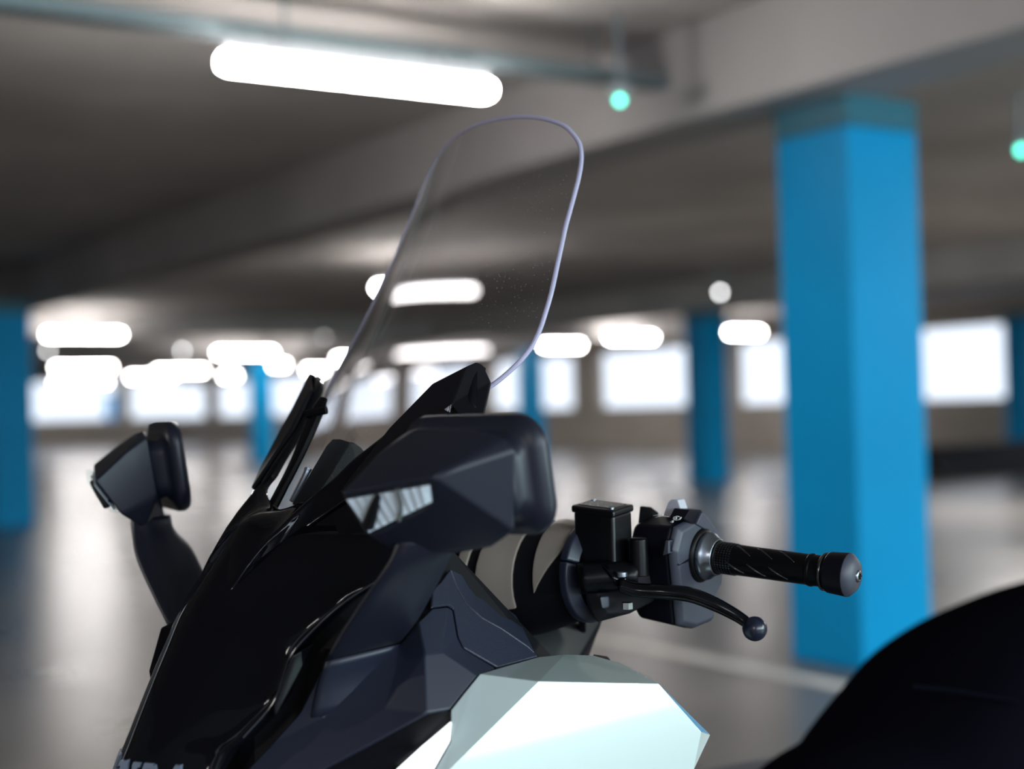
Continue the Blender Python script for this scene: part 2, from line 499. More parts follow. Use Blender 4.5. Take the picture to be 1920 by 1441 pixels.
RIDGE = sorted([(P(px, py, 0.0)[2], P(px, py, 0.0)[0]) for (px, py) in ((233, 1430), (288, 1290), (347, 1150), (405, 1060), (475, 945))])
RZ = np.array([r[0] for r in RIDGE]); RX = np.array([r[1] for r in RIDGE])
def ridge(z):
    if z > RZ[-1]: return RX[-1] - (z - RZ[-1]) * 0.72
    if z < RZ[0]: return RX[0] - (z - RZ[0]) * 0.45
    return float(np.interp(z, RZ, RX))
SL = 0.60
def VS(px, py, off=0.0):
    """point of the V-shaped nose surface under a pixel"""
    lo, hi = -0.05, 0.4
    for _ in range(50):
        y = (lo + hi) / 2
        q = P(px, py, y)
        if q[0] - (ridge(q[2]) + off - SL * abs(y)) > 0: hi = y
        else: lo = y
    return q

# --- front cowl (gloss) -------------------------------------------------
E_px = [(400, 1441), (455, 1381), (510, 1318), (532, 1262), (548, 1222), (600, 1166), (650, 1124), (712, 1084)]
def cowl_row(e):
    q = VS(*e); z = q[2]; y = q[1]
    r = [(ridge(z - .004), 0.0, z - .004)]
    for t in (.25, .5, .75):
        yy = y * t; r.append((ridge(z) - SL * yy + .010 * math.sin(PI * t), yy, z))
    r.append((q[0], y, z)); r.append((q[0] - .02, y - .004, z))
    return np.array(r)
rows = [cowl_row(e) for e in E_px]
low = rows[0].copy(); low[:, 2] -= .10; low[:, 0] += np.linspace(.05, .05, len(low))
top = []
for (py_, yy) in ((0, 0),): pass
t1 = rows[-1].copy(); t1[:, 2] += .05; t1[:, 0] -= .045; t1[0] = (ridge(t1[0][2]), 0, t1[0][2]); t1[1:, 1] *= 1.02
rows = [low] + rows + [t1]
G = []
for r in rows:
    left = r[::-1].copy(); left[:, 1] *= -1
    G.append(np.vstack([left[:-1], r]))
o = link('front_cowl', grid_mesh(G, 4, 4, (-.2, 0, .9)), M_gloss, bike); finish(o, solid=.003)
o['label'] = 'gloss black pointed front cowl'

def off(q, d): return np.array(q) + np.array(d)

# --- windscreen garnish (gloss, U shaped) -------------------------------
SILH = [(222, 1430), (275, 1290), (341, 1150), (400, 1060), (470, 930), (500, 860), (545, 780), (597, 706), (640, 640)]
def pj(q):
    w_ = ORG + Fw * q[0] + Lw * q[1]; d = np.array([w_[0], w_[1], q[2]]) - CAM; zc = d @ fwd
    return CX + F_PX * (d @ rgt) / zc, CY - F_PX * (d @ upv) / zc
def FO(px, py, mg=4):
    """half width at which the mirrored twin of a point stays behind the far outline of the nose"""
    lo, hi = 0.0, 0.4
    for _ in range(50):
        y = (lo + hi) / 2
        q = P(px, py, y); q[1] = -q[1]; a_, b_ = pj(q)
        x_ = np.interp(-b_, [-t[1] for t in SILH], [t[0] for t in SILH]) + mg
        if a_ < x_: hi = y
        else: lo = y
    return P(px, py, y)
def AR(px, py, base, sl=.86):
    lo, hi = base[1] - .05, base[1] + .25
    for _ in range(50):
        y = (lo + hi) / 2
        q = P(px, py, y)
        if q[0] - (base[0] - sl * (y - base[1])) > 0: hi = y
        else: lo = y
    return q
I4, I5, I6 = P(750, 790, .100), P(818, 718, .120), P(897, 683, .162)
I3 = P(664, 860, .077)
gar = [  # inner, mid, outer
    [(P(516, 955, 0.0)), (P(450, 985, 0.0)), (P(376, 1140, 0.0))],
    [(P(556, 945, .034)), None, VS(420, 1124, .004)],
    [(P(600, 918, .062)), None, VS(470, 1066, .004)],
    [P(632, 891, .069), None, FO(540, 1012)],
    [I3, None, FO(604, 965)],
    [I4, None, FO(700, 898)],
    [I5, None, FO(800, 830)],
    [I6, None, FO(892, 765)],
]
G = []
for k, (i_, m_, o_) in enumerate(gar):
    if m_ is None:
        m_ = (i_ + o_) / 2 + np.array([.012, .006, .004]) * (1.0, .9, .6, .3, .15, .15, .15, .15)[k]
    q1 = i_ * .6 + m_ * .4; 
    G.append([i_ + np.array([-.010, 0, -.004]), i_, m_, o_, o_ + np.array([-.004, -.003, -.003])])
G = np.array(G)
left = G[::-1].copy(); left[:, :, 1] *= -1
G = np.vstack([left[:-1], G])
o = link('windscreen_garnish', grid_mesh(G, 5, 4, (-.2, 0, .95)), M_gloss, bike); finish(o, solid=.004)
o['label'] = 'gloss black forked garnish around the windscreen foot'
garnish = o

# flank of the cowl under the garnish arm
up_ = [g_[2] for g_ in gar[2:]]
dn_ = [FO(520, 1110), FO(590, 1095), FO(660, 1070), FO(770, 1020), FO(850, 985), FO(920, 900)]
G = [[a_ + np.array([-.006, -.004, .004]), (a_ * .6 + c_ * .4) + np.array([.002, .001, 0]), (a_ * .3 + c_ * .7) + np.array([-.004, -.001, 0]), c_ + np.array([-.012, -.004, 0])] for a_, c_ in zip(up_, dn_)]
o = link('cowl_flank', grid_mesh(G, 4, 4, (-.2, 0, .9)), M_gloss, bike); finish(o, solid=.003)
mirrored(o, bike)

# --- arm end panels (matte), near and far
def facet(name, V, faces, m, ref=(-.2, 0, .9), solid=.004, bevel=.0016, seg=2, parent=None, subd=0, ang=15):
    keys = list(V); idx = {k: i for i, k in enumerate(keys)}
    o = link(name, raw([V[k] for k in keys], [tuple(idx[k] for k in f) for f in faces], ref), m, parent or bike)
    finish(o, solid=solid, bevel=bevel, seg=seg, ang=ang, subd=subd)
    return o

O3 = np.array([.005, .003, .002])
V = {'a': P(815, 721, .119) + O3, 'b': P(878, 689, .154) + O3, 'c': P(898, 681, .163) + O3, 'd': P(906, 685, .165), 'e': FO(921, 716),
     'f': FO(905, 784), 'g': FO(888, 806), 'h': FO(850, 762) + O3, 'i': FO(800, 808) + O3, 'j': FO(640, 925) + O3, 'k': P(735, 803, .097) + O3, 'l': FO(712, 888) + O3,
     'm': FO(700, 930)}
o = facet('garnish_arm', V, ['bcdeh', 'efgh', 'abhi', 'kail', 'jklm'], M_arm, (-.3, 0, 1.1), solid=.006, bevel=.002)
o['label'] = 'matte black upper end of the garnish arm'
arm_near = o
o = mirrored(o, bike)
nv_ = np.cross(V['a'] - V['h'], V['i'] - V['h']); nv_ = nv_ / np.linalg.norm(nv_)
if nv_[1] < 0: nv_ = -nv_
VH = V['h']
def VN(px, py, d=.006): return PP(px, py, VH + nv_ * d, nv_)
# vent in the near arm
V = {'a': VN(846, 757), 'b': VN(840, 778), 'c': VN(806, 803), 'd': VN(800, 800), 'e': VN(822, 772)}
o = facet('arm_vent', V, ['abcde'], M_dark, (-.3, 0, 1.1), solid=.004, bevel=.001)
o = link('vent_rim', tube_mesh([VN(846, 757, .010), VN(838, 780, .010), VN(806, 804, .010), VN(800, 799, .010)], [.0012] * 4, 8, 4), M_gloss, bike)
o = facet('vent_gap', {'a': VN(846, 758, .011), 'b': VN(843, 772, .011), 'c': VN(833, 767, .011)}, ['abc'], M_trigger, (-.3, 0, 1.1), solid=.001, bevel=0)

# --- windscreen -----------------------------------------------------------
ED = np.array([  # half width, height
    (.085, 1.04), (.100, 1.095), (.126, 1.148), (.158, 1.170), (.1734, 1.19), (.1815, 1.21), (.1824, 1.23), (.180, 1.25), (.1772, 1.27), (.1734, 1.29), (.1695, 1.31),
    (.166, 1.33), (.1628, 1.35), (.161, 1.37), (.1594, 1.39), (.1576, 1.41), (.154, 1.43), (.1455, 1.45), (.126, 1.47), (.108, 1.480), (.086, 1.488), (.055, 1.4945), (.02, 1.498)])
KB = 1.5
XC = [-0.06523638, 0.76189024, -2.2314550, 1.5362352]     # smooth fore-and-aft profile of the sheet
EDs = cr(ED, 4)
NU = 40
verts = []
for (hw, z) in EDs:
    xc = np.polyval(XC, z)
    for j in range(NU + 1):
        u = -1 + 2 * j / NU
        dome = (1 - u * u)
        zz = z - .0 * dome
        verts.append((xc - KB * (hw * u) ** 2, hw * u, zz))
nr = len(EDs); nc = NU + 1
faces = [(i * nc + j, i * nc + j + 1, (i + 1) * nc + j + 1, (i + 1) * nc + j) for i in range(nr - 1) for j in range(NU)]
screen = link('windscreen', raw(verts, faces, (-.6, 0, 1.2)), M_screen, bike)
finish(screen, solid=.0032, offset=0); screen.modifiers['solid'].use_rim = False
screen['label'] = 'clear tall windscreen with fine dust specks'
# rim tube along the sheet, in the painted edge-glow colour
vv = [np.array(v) for v in verts]
rim = [vv[i * nc + NU] for i in range(3, nr)] + [vv[(nr - 1) * nc + j] for j in range(NU - 1, 0, -1)] + [vv[i * nc] for i in range(nr - 1, 2, -1)]
o = link('screen_rim', tube_mesh(rim, [.0027] * len(rim), 10, 1), M_edge, screen)
# central bracket behind the sheet
o = link('screen_bracket', tube_mesh([P(512, 948, -.04), P(556, 862, -.04), P(592, 778, -.045), P(606, 748, -.05)], [.008, .008, .009, .006], 10, 5, .7), M_black_metal, bike)
o = link('bracket_bolt', tube_mesh([P(574, 776, -.05), P(612, 768, -.03)], [.005, .005], 10, 2), M_black_metal, bike)
o = link('bracket_rod', tube_mesh([P(548, 940, -.01), P(572, 892, -.01), P(578, 878, -.01)], [.0035, .0035, .0045], 8, 4), M_steel, bike)
o = link('garnish_clip', hull_mesh([P(566, 742, -.165), P(588, 735, -.165), P(592, 722, -.165), P(575, 726, -.165)] + [P(566, 742, -.155), P(588, 735, -.155), P(592, 722, -.155), P(575, 726, -.155)]), M_dark, bike)
# meter visor in the middle
pts = []
for (px_, py_) in ((548, 945), (590, 872), (612, 836), (624, 823), (638, 823), (650, 832), (672, 860), (690, 930)):
    pts += [P(px_, py_, .01) + np.array([0, 0, 0]), P(px_, py_, .01) + np.array([-.02, 0, -.006])]
o = link('meter_visor', hull_mesh(pts), M_dark, bike); finish(o, bevel=.003)
o['label'] = 'dark rounded visor inside the windscreen foot'

# --- mirrors ----------------------------------------------------------------
def mirror_unit():
    # the glass is toed in: frame of the rim plate
    al = math.radians(16)
    e_in = np.array([math.sin(al), -math.cos(al), 0]); e_up = np.array([.14, 0, .99]); e_up = e_up / np.linalg.norm(e_up)
    nf = np.cross(e_up, e_in); nf = nf / np.linalg.norm(nf)
    if nf[0] < 0: nf = -nf
    OM = np.array([-.052, .390, 1.087])
    WD, HT = .158, .112
    def rr(ins, rad, d, n=8):
        pts = []
        hx, hz = WD / 2 - ins - rad, HT / 2 - ins - rad
        for (sx, sz, s_) in ((1, 1, 0), (-1, 1, 1), (-1, -1, 2), (1, -1, 3)):
            for k in range(n + 1):
                a = s_ * PI / 2 + k / n * PI / 2
                c_ = sx * hx + rad * math.cos(a); q = sz * hz + rad * math.sin(a)
                pts.append(OM + e_in * (WD / 2 - c_) + e_up * q + nf * d)
        return pts
    B0 = OM + nf * .026
    def bk(px, py): return PP(px, py, B0, nf)
    T1 = P(637, 924, .262); T2 = P(688, 1006, .258)
    LO = P(812, 893, .352)
    n = np.cross(LO - T1, T2 - T1); n = n / np.linalg.norm(n)
    if n @ np.array([.64, .77, 0]) < 0: n = -n
    LB = PP(816, 945, T1, n)
    RT = bk(968, 842); RB = bk(967, 998); RT2 = bk(948, 818); TM = bk(890, 803); RB2 = bk(925, 1026)
    TI = B0 + e_in * .138 + e_up * .043; TI2 = B0 + e_in * .12 + e_up * .050; IB = B0 + e_in * .145 - e_up * .03; IB2 = B0 + e_in * .12 - e_up * .052
    TF = P(705, 852, .262)
    BI = PP(745, 1040, T1 - n * .010, n); BM = PP(858, 1036, T1 - n * .030, n)
    body = link('mirror_housing', hull_mesh([T1, T2, LO, LB, RT, RT2, RB, RB2, TM, TI, TI2, IB, IB2, BI, BM, TF]), M_mirror, bike)
    finish(body, bevel=.006, seg=4, ang=10)
    rings = [rr(.018, .02, .027), rr(.020, .02, .012), rr(.012, .022, .006), rr(.001, .028, .002), rr(0, .029, -.006), rr(.003, .027, -.012)]
    rim = link('mirror_rim', loft_mesh(rings), M_mirror, body); finish(rim)
    gl = link('mirror_glass', raw(rr(.007, .024, -.0124), [tuple(range(36))], tuple(OM + nf)), M_glassm, body); finish(gl, solid=.001)
    # turn signal: reflector bowl behind a clear lens
    def on(px_, py_, d): return PP(px_, py_, T1 + n * d, n)
    out = [(642, 931), (720, 915), (800, 902), (811, 907), (814, 940), (806, 952), (760, 978), (704, 1005), (690, 1003), (668, 975)]
    lens = link('turn_signal', hull_mesh([on(a, b_, .0012) for a, b_ in out] + [on(a * .97 + 730 * .03, b_ * .97 + 950 * .03, .0095) for a, b_ in out]), M_lens, body)
    finish(lens, bevel=.0012)
    lens['label'] = 'clear turn signal lens set into the housing'
    vs_, fs_ = [], []
    nt_ = 9
    def rim_pt(f, top):
        a_ = (650 + 156 * f, 936 - 27 * f) if top else (692 + 118 * f, 998 - 58 * f)
        return a_
    for k in range(nt_):
        f0, f1 = k / nt_, (k + 1) / nt_
        for (f, d_) in ((f0, .0044), (f1, .0016)):
            for tp in (True, False):
                a_ = rim_pt(f, tp); vs_.append(on(a_[0], a_[1], d_))
        b_ = 4 * k
        fs_.append((b_, b_ + 1, b_ + 3, b_ + 2))
        if k: fs_.append((b_ - 2, b_ - 1, b_ + 1, b_))
    rf = link('reflector', raw(vs_, fs_, (0, .2, 1.05)), M_reflector, lens)
    bulb = link('bulb', tube_mesh([on(690, 985, .0066), on(700, 955, .0066), on(708, 930, .0066)], [.006, .005, .003], 10, 4), M_dark, lens)
    seg = link('lamp_divider', tube_mesh([on(745, 918, .0055), on(752, 950, .0055), on(748, 975, .0055)], [.0018] * 3, 8, 4), M_chrome, lens)
    # stalk
    def ring(l, r, yl, yr, th):
        a, c = P(l[0], l[1], yl), P(r[0], r[1], yr)
        mid = (a + c) / 2; h = (c - a) / 2
        vd = LC - mid; vd = vd / np.linalg.norm(vd)
        out = []
        for k in range(16):
            t = 2 * PI * k / 16
            cx = math.copysign(abs(math.cos(t)) ** .7, math.cos(t)); sx = math.copysign(abs(math.sin(t)) ** .7, math.sin(t))
            out.append(mid + h * cx + vd * th * sx)
        return out
    rings = [ring((742, 1015), (868, 1010), .27, .30, .014), ring((728, 1052), (846, 1042), .262, .285, .014), ring((690, 1108), (826, 1084), .238, .255, .014),
             ring((642, 1180), (784, 1160), .195, .215, .014), ring((609, 1238), (750, 1204), .160, .182, .014)]
    st = link('mirror_stalk', loft_mesh(rings, nu=4), M_mirror, body); finish(st)
    rings = [ring((609, 1240), (750, 1207), .160, .182, .014), ring((592, 1290), (738, 1250), .142, .170, .016), ring((580, 1345), (722, 1330), .136, .168, .012)]
    fo = link('stalk_foot', loft_mesh(rings, nu=3), M_matte, body); finish(fo)
    return body
mb = mirror_unit()
m2 = mirrored(mb, bike)
for ch in list(mb.children):
    c = mirrored(ch, m2)
    for g_ in ch.children: mirrored(g_, c)
mb['label'] = 'wing mirror on its stalk, near side'; m2['label'] = 'wing mirror on its stalk, far side'

# --- matte side cover ----------------------------------------------------------
Y = {}
V = {'a': P(596, 1270, .142), 'b': P(562, 1335, .128), 'c': P(508, 1395, .110), 'd': P(444, 1462, .090),
     'e': P(612, 1240, .152), 'f': P(700, 1226, .170), 'g': P(750, 1206, .182), 'h': P(784, 1166, .186), 'i': P(812, 1140, .188),
     'j': P(840, 1137, .175), 'k': P(849, 1143, .172), 'l': P(858, 1195, .190), 'm': P(868, 1215, .198), 'n': P(930, 1252, .212),
     'o': P(896, 1266, .236), 'p': P(845, 1329, .252), 'q': P(800, 1336, .252), 'r': P(690, 1396, .210), 's': P(590, 1450, .165),
     't': P(797, 1226, .228), 'u': P(830, 1222, .222), 'v': P(722, 1330, .205), 'w': P(745, 1245, .196), 'x': P(605, 1345, .150)}
o = facet('side_cover', V, ['aefx', 'abx', 'bcx', 'cdsx', 'xsrv', 'fgwx', 'xwv', 'ghtw', 'wtv', 'hijut', 'jklu', 'lmu', 'mnou', 'tuopq', 'tqv', 'vqr'], M_matte, solid=.005, bevel=.004, seg=3, ang=10)
mirrored(o, bike)
# grained inner panels
V = {'a': P(845, 1067, .135), 'b': P(828, 1090, .150), 'c': P(812, 1106, .165), 'd': P(810, 1138, .185), 'e': P(842, 1134, .174), 'f': P(852, 1140, .170),
     'g': P(861, 1194, .188), 'h': P(870, 1213, .196), 'i': P(934, 1250, .211), 'j': P(1010, 1229, .198), 'k': P(990, 1212, .188), 'l': P(940, 1178, .176), 'm': P(905, 1159, .167),
     'n': P(875, 1133, .155), 'o': P(856, 1100, .142)}
o = facet('inner_side_panel', V, ['abcdefo', 'fgno', 'ghmn', 'hilm', 'ikl', 'ijk'], M_grain, solid=.004, bevel=.0016, ang=30)
mirrored(o, bike)
V = {'a': P(845, 1066, .134), 'b': P(868, 1078, .125), 'c': P(905, 1104, .122), 'd': P(968, 1153, .130), 'e': P(980, 1175, .145), 'f': P(997, 1213, .175), 'f2': P(1004, 1224, .19),
     'k': P(991, 1211, .187), 'l': P(941, 1177, .175), 'm': P(906, 1158, .166), 'n': P(876, 1132, .154), 'o': P(857, 1099, .141)}
keys = list(V); 
o = facet('handlebar_surround', V, [('a', 'b', 'o'), ('o', 'b', 'c', 'n'), ('n', 'c', 'm'), ('m', 'c', 'd', 'l'), ('l', 'd', 'e', 'k'), ('k', 'e', 'f', 'f2')], M_grain, solid=.004, bevel=.0016, ang=30)
mirrored(o, bike)

# --- white panel ---------------------------------------------------------------
V = {'a': P(846, 1331, .252), 'b': P(870, 1300, .246), 'c': P(900, 1263, .236), 'd': P(940, 1251, .222), 'e': P(1010, 1231, .200), 'f': P(1060, 1226, .195), 'g': P(1112, 1228, .195),
     'h': P(1165, 1243, .205), 'i': P(1212, 1266, .222), 'j': P(1332, 1377, .296), 'k': P(1300, 1445, .312), 'k2': P(1270, 1505, .318), 'l': P(1010, 1277, .285), 'm': P(1235, 1281, .285),
     'n': P(840, 1445, .276), 'n2': P(790, 1505, .272), 'o': P(815, 1445, .252), 'p': P(846, 1390, .262), 'q': P(800, 1505, .29), 'r': P(1315, 1372, .306)}
o = facet('front_side_panel', V, [('c', 'd', 'e', 'f', 'l'), ('f', 'g', 'h', 'm', 'l'), ('h', 'i', 'm'), ('m', 'i', 'j', 'r'), ('a', 'b', 'c', 'l', 'n', 'o', 'p'), ('l', 'm', 'r', 'k', 'n'), ('r', 'j', 'k'), ('n', 'k', 'k2', 'n2')],
          M_white, solid=.005, bevel=.004, seg=3, ang=8)
o['label'] = 'pearl white faceted front side panel'
mirrored(o, bike)
# white position lamp and its dark recess
V = {'a': P(846, 1352, .258), 'b': P(843, 1390, .264), 'c': P(812, 1445, .250), 'd': P(740, 1445, .215), 'e': P(790, 1400, .248)}
o = facet('position_lamp', V, ['abcde'], M_lampw, solid=.004, bevel=.002)
o['label'] = 'bright white position lamp strip'
mirrored(o, bike)
V = {'a': P(690, 1394, .204), 'b': P(800, 1336, .246), 'c': P(847, 1331, .246), 'd': P(847, 1356, .250), 'e': P(790, 1402, .240), 'f': P(736, 1450, .202), 'g': P(600, 1450, .162)}
o = facet('lamp_recess', V, ['abcdefg'], M_arm, solid=.004, bevel=.001)
mirrored(o, bike)
# small latch on the rear top of the white panel
o = link('panel_latch', hull_mesh([P(1112, 1226, .185), P(1140, 1230, .188), P(1146, 1238, .2), P(1112, 1236, .2), P(1112, 1226, .17), P(1140, 1230, .17)]), M_lever, bike); finish(o, bevel=.002)
mirrored(o, bike)

# glossy channel edge strips next to the cowl seam
seam = [P(710, 1087, .168), P(640, 1136, .158), P(565, 1200, .150), P(548, 1228, .148), P(535, 1270, .146), P(512, 1322, .142), P(450, 1390, .132), P(400, 1446, .125)]
strip2 = [P(585, 1210, .152), P(558, 1265, .150), P(532, 1320, .146), P(515, 1350, .142), P(500, 1385, .138)]
o = link('cowl_channel', hull_mesh([P(548, 1228, .140), P(590, 1205, .140), P(560, 1265, .140), P(516, 1345, .134), P(512, 1322, .134), P(545, 1232, .12), P(590, 1205, .12), P(515, 1345, .12)]), M_gloss, bike); finish(o, bevel=.002)
mirrored(o, bike)
o = link('cowl_edge_trim', tube_mesh([VS(a + 1, b_ + 1, .001) for (a, b_) in E_px[1:]], [.0012] * 7, 8, 5), M_trim, bike); mirrored(o, bike)

# --- inner body (keeps gaps dark), tunnel, lower bodywork, wheels -------------------
def sym_hull(pts): return hull_mesh([p for p in pts] + [(p[0], -p[1], p[2]) for p in pts])
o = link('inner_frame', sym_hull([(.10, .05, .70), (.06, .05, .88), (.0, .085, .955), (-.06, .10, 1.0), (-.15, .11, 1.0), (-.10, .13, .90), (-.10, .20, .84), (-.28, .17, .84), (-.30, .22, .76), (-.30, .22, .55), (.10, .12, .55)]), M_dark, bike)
o = link('steering_tunnel', sym_hull([P(1000, 1226, .06), P(1106, 1232, .06), P(1138, 1146, .06), P(1080, 1120, .06), P(960, 1130, .06), (-.30, .10, .80)]), M_arm, bike); finish(o, bevel=.006)
o = link('lower_bodywork', sym_hull([(.26, .03, .60), (.24, .12, .55), (.12, .20, .42), (-.22, .22, .62), (-.32, .24, .52), (-.42, .22, .40), (-1.25, .20, .40), (-1.25, .17, .56), (-.60, .17, .56), (-.50, .15, .42), (-.2, .2, .30), (-1.1, .18, .28)]), M_matte, bike); finish(o, bevel=.02)
for (wx, wr, nm) in ((.27, .29, 'front_wheel'), (-1.20, .27, 'rear_wheel')):
    prof = [(-.055, .11), (-.06, wr - .06), (-.045, wr - .015), (0, wr), (.045, wr - .015), (.06, wr - .06), (.055, .11)]
    o = link(nm, lathe_mesh((wx, 0, wr), (0, 1, 0), prof, 40), M_tyre, bike); finish(o)
for s in (-1, 1):
    o = link('fork_leg', tube_mesh([(.27, s * .085, .29), (.16, s * .085, .62)], [.022, .022], 12, 2), M_steel, bike)

# --- seat ------------------------------------------------------------------------
prof = [(1380, 1470), (1440, 1424), (1500, 1391), (1560, 1365), (1605, 1322), (1650, 1266), (1700, 1208), (1760, 1163), (1830, 1125), (1920, 1092), (2050, 1062), (2200, 1060)]
rings = []
for i, (px_, py_) in enumerate(prof):
    q = P(px_, py_, -0.075)
    hw = .12 + .02 * min(i, 4)
    zt = q[2]; h = .34
    ring = []
    for k in range(20):
        t = 2 * PI * k / 20
        cx = math.copysign(abs(math.cos(t)) ** .55, math.cos(t)); sx = math.copysign(abs(math.sin(t)) ** .8, math.sin(t))
        ring.append((q[0] + (0 if sx > 0 else .03), hw * cx, zt - h / 2 + h / 2 * sx))
    rings.append(ring)
o = link('seat', loft_mesh(rings, nu=4), M_seat, bike); finish(o)
o['label'] = 'black stepped rider and pillion seat'
o2 = link('seat_seam', tube_mesh([np.array([P(px_, py_, .145)[0], .152, P(px_, py_, .152)[2]]) for (px_, py_) in ((1700, 1288), (1780, 1296), (1850, 1308), (1930, 1322))], [.003] * 4, 8, 4), M_seat, o)

# --- handlebar -----------------------------------------------------------------------
G0 = P(1330, 1042, .25); G1 = P(1604, 1079, .42)
u = (G1 - G0) / np.linalg.norm(G1 - G0); GL = np.linalg.norm(G1 - G0)
w = np.array([u[1], -u[0], 0]); w = w / np.linalg.norm(w); v = np.cross(w, u)
def H(du, dw, dv): return G0 + u * du + w * dw + v * dv
hb = link('handlebar', lathe_mesh(H(-.24, 0, 0), u, [(0, .011), (GL + .2, .011)], 20), M_black_metal, bike); finish(hb)
R = .0172
prof = [(.004, .0195), (.014, .0195), (.015, R), (GL * .70, R * .97), (GL * .705, R * 1.04), (GL * .725, R * 1.04), (GL * .73, R * .98), (GL * .785, R * .98), (GL * .79, R * 1.12), (GL * .81, R * 1.16), (GL * .815, R * 1.02), (GL * .83, R * 1.0)]
grip = link('grip', lathe_mesh(G0, u, prof, 48), M_rubber, hb); finish(grip, bevel=.0006, ang=30)
gr_ = link('grip_ring', lathe_mesh(G0, u, [(GL * .796, R * 1.1), (GL * .800, R * 1.2), (GL * .812, R * 1.2), (GL * .815, R * 1.1)], 48), M_groove, grip); finish(gr_)
# knurled band: rows of small studs near the flange
bm = bmesh.new()
for i in range(7):
    for k in range(40):
        t = 2 * PI * k / 40; d = .013 + i * .0034
        c = G0 + u * d + (w * math.cos(t) + v * math.sin(t)) * (R + .0002)
        Rm = Matrix((tuple(u), tuple(-w * math.sin(t) + v * math.cos(t)), tuple(w * math.cos(t) + v * math.sin(t)))).transposed()
        box_bm(bm, c, (.0018, .0016, .0012), Rm)
kn = link('knurling', bm_mesh(bm), M_groove, grip); kn['kind'] = 'stuff'
# slanted grooves: raised lips along each slit
for row, (ph0, sgn) in enumerate(((PI * .60, 1), (PI * -.10, 1))):
    for k in range(3):
        d0 = GL * (.21 + .15 * k) + (.0 if row == 0 else -.008)
        pts = []
        for j in range(7):
            f = j / 6
            t = (1.25 - .75 * f) if row == 0 else (-.02 - .75 * f)
            d = d0 + f * .022
            pts.append(G0 + u * d + (w * math.cos(t) + v * math.sin(t)) * (R * .985))
        o = link('grip_groove', tube_mesh(pts, [.0006, .0013, .0013, .0013, .0011, .0009, .0005], 8, 2), M_groove, grip); finish(o)
be = link('bar_end', lathe_mesh(G0, u, [(GL * .825, R * 1.18), (GL * .835, R * 1.28), (GL * .955, R * 1.36), (GL * .962, R * 1.34), (GL * 1.0, R * 1.0), (GL * 1.012, R * .4), (GL * 1.012, .0001)], 48), M_switchdark, hb); finish(be, bevel=.001, ang=20)
cap = link('end_cap', lathe_mesh(G0, u, [(GL * .958, R * 1.352), (GL * .963, R * 1.345), (GL * 1.002, R * .98), (GL * 1.016, R * .42), (GL * 1.016, .0001)], 48), M_switch, be); finish(cap)
sc = link('end_screw', lathe_mesh(G0, u, [(GL * 1.0, R * .38), (GL * 1.022, R * .38), (GL * 1.028, R * .25), (GL * 1.028, .0001)], 24), M_steel, be); finish(sc)
bm = bmesh.new(); Rm = Matrix((tuple(u), tuple(w), tuple(v))).transposed()
box_bm(bm, G0 + u * (GL * 1.028), (.002, .0065, .0014), Rm); box_bm(bm, G0 + u * (GL * 1.028), (.002, .0014, .0065), Rm)
link('screw_slot', bm_mesh(bm), M_dark, sc)
fl = link('flange', lathe_mesh(G0, u, [(-.006, .0262), (.000, .0272), (.002, .0262), (.006, .0225), (.012, .0205), (.013, .0001)], 48), M_steel, hb); finish(fl, bevel=.0008, ang=30)
sh = link('flange_seat', lathe_mesh(G0, u, [(-.016, .031), (-.008, .031), (-.005, .0285)], 40), M_rubber, hb); finish(sh)

# switch housing: outboard face is grey, body is black
out = [(1272, 988), (1300, 971), (1332, 985), (1350, 1012), (1356, 1060), (1352, 1095), (1340, 1120), (1336, 1166), (1302, 1180), (1276, 1174), (1268, 1090), (1262, 1030)]
p0 = H(-.012, 0, 0)
face = [PP(a, b_, p0, u) for a, b_ in out]
cen = sum(face) / len(face)
def shrink(f, s, d): return [cen + (p - cen) * s + u * d for p in f]
sw = link('switch_housing', loft_mesh([shrink(face, .86, -.062), shrink(face, .96, -.056), shrink(face, 1.0, -.0085)]), M_switchdark, hb); finish(sw, bevel=.004, seg=3, ang=20)
f_up = link('switch_face', loft_mesh([shrink(face, .995, -.008), shrink(face, .985, -.002), shrink(face, .9, .003)]), M_switch, sw); finish(f_up, bevel=.002, ang=20)
f_up['label'] = 'grey outboard half of the switch housing'
# seam notch on the grey face
o = link('switch_split', hull_mesh([PP(1270, 1054, p0 + u * .001, u), PP(1318, 1036, p0 + u * .005, u), PP(1306, 1046, p0 + u * .006, u), PP(1272, 1060, p0 + u * .003, u)]), M_switchdark, sw)
WF = max((p - G0) @ w for p in face)
# buttons and triggers on top
def block(name, poly, p_, n_, d0, d1, m_, par, bev=.0012):
    o = link(name, hull_mesh([PP(a, b_, p_, n_) + n_ * d0 for a, b_ in poly] + [PP(a, b_, p_, n_) + n_ * d1 for a, b_ in poly]), m_, par); finish(o, bevel=bev, ang=20); return o
block('trigger', [(1246, 966), (1256, 940), (1262, 935), (1274, 936), (1282, 960), (1280, 970)], H(-.045, .02, 0), w, -.012, .004, M_trigger, sw)
block('toggle', [(1280, 972), (1290, 955), (1312, 955), (1320, 968), (1326, 985), (1300, 985)], H(-.012, .006, 0), u, -.018, .002, M_switchdark, sw)
block('toggle_end', [(1302, 982), (1312, 960), (1318, 962), (1338, 990), (1345, 1008), (1330, 1000)], H(-.010, .002, 0), u, -.004, .003, M_switch, sw)
block('horn_button', [(1240, 1038), (1246, 1020), (1252, 1010), (1259, 1012), (1259, 1036), (1246, 1042)], H(-.035, WF, 0), w, -.006, .004, M_switchdark, sw)
block('button_lip', [(1253, 1012), (1259, 1012), (1259, 1036), (1248, 1040)], H(-.035, WF, 0), w, -.003, .0065, M_switch, sw, .0008)
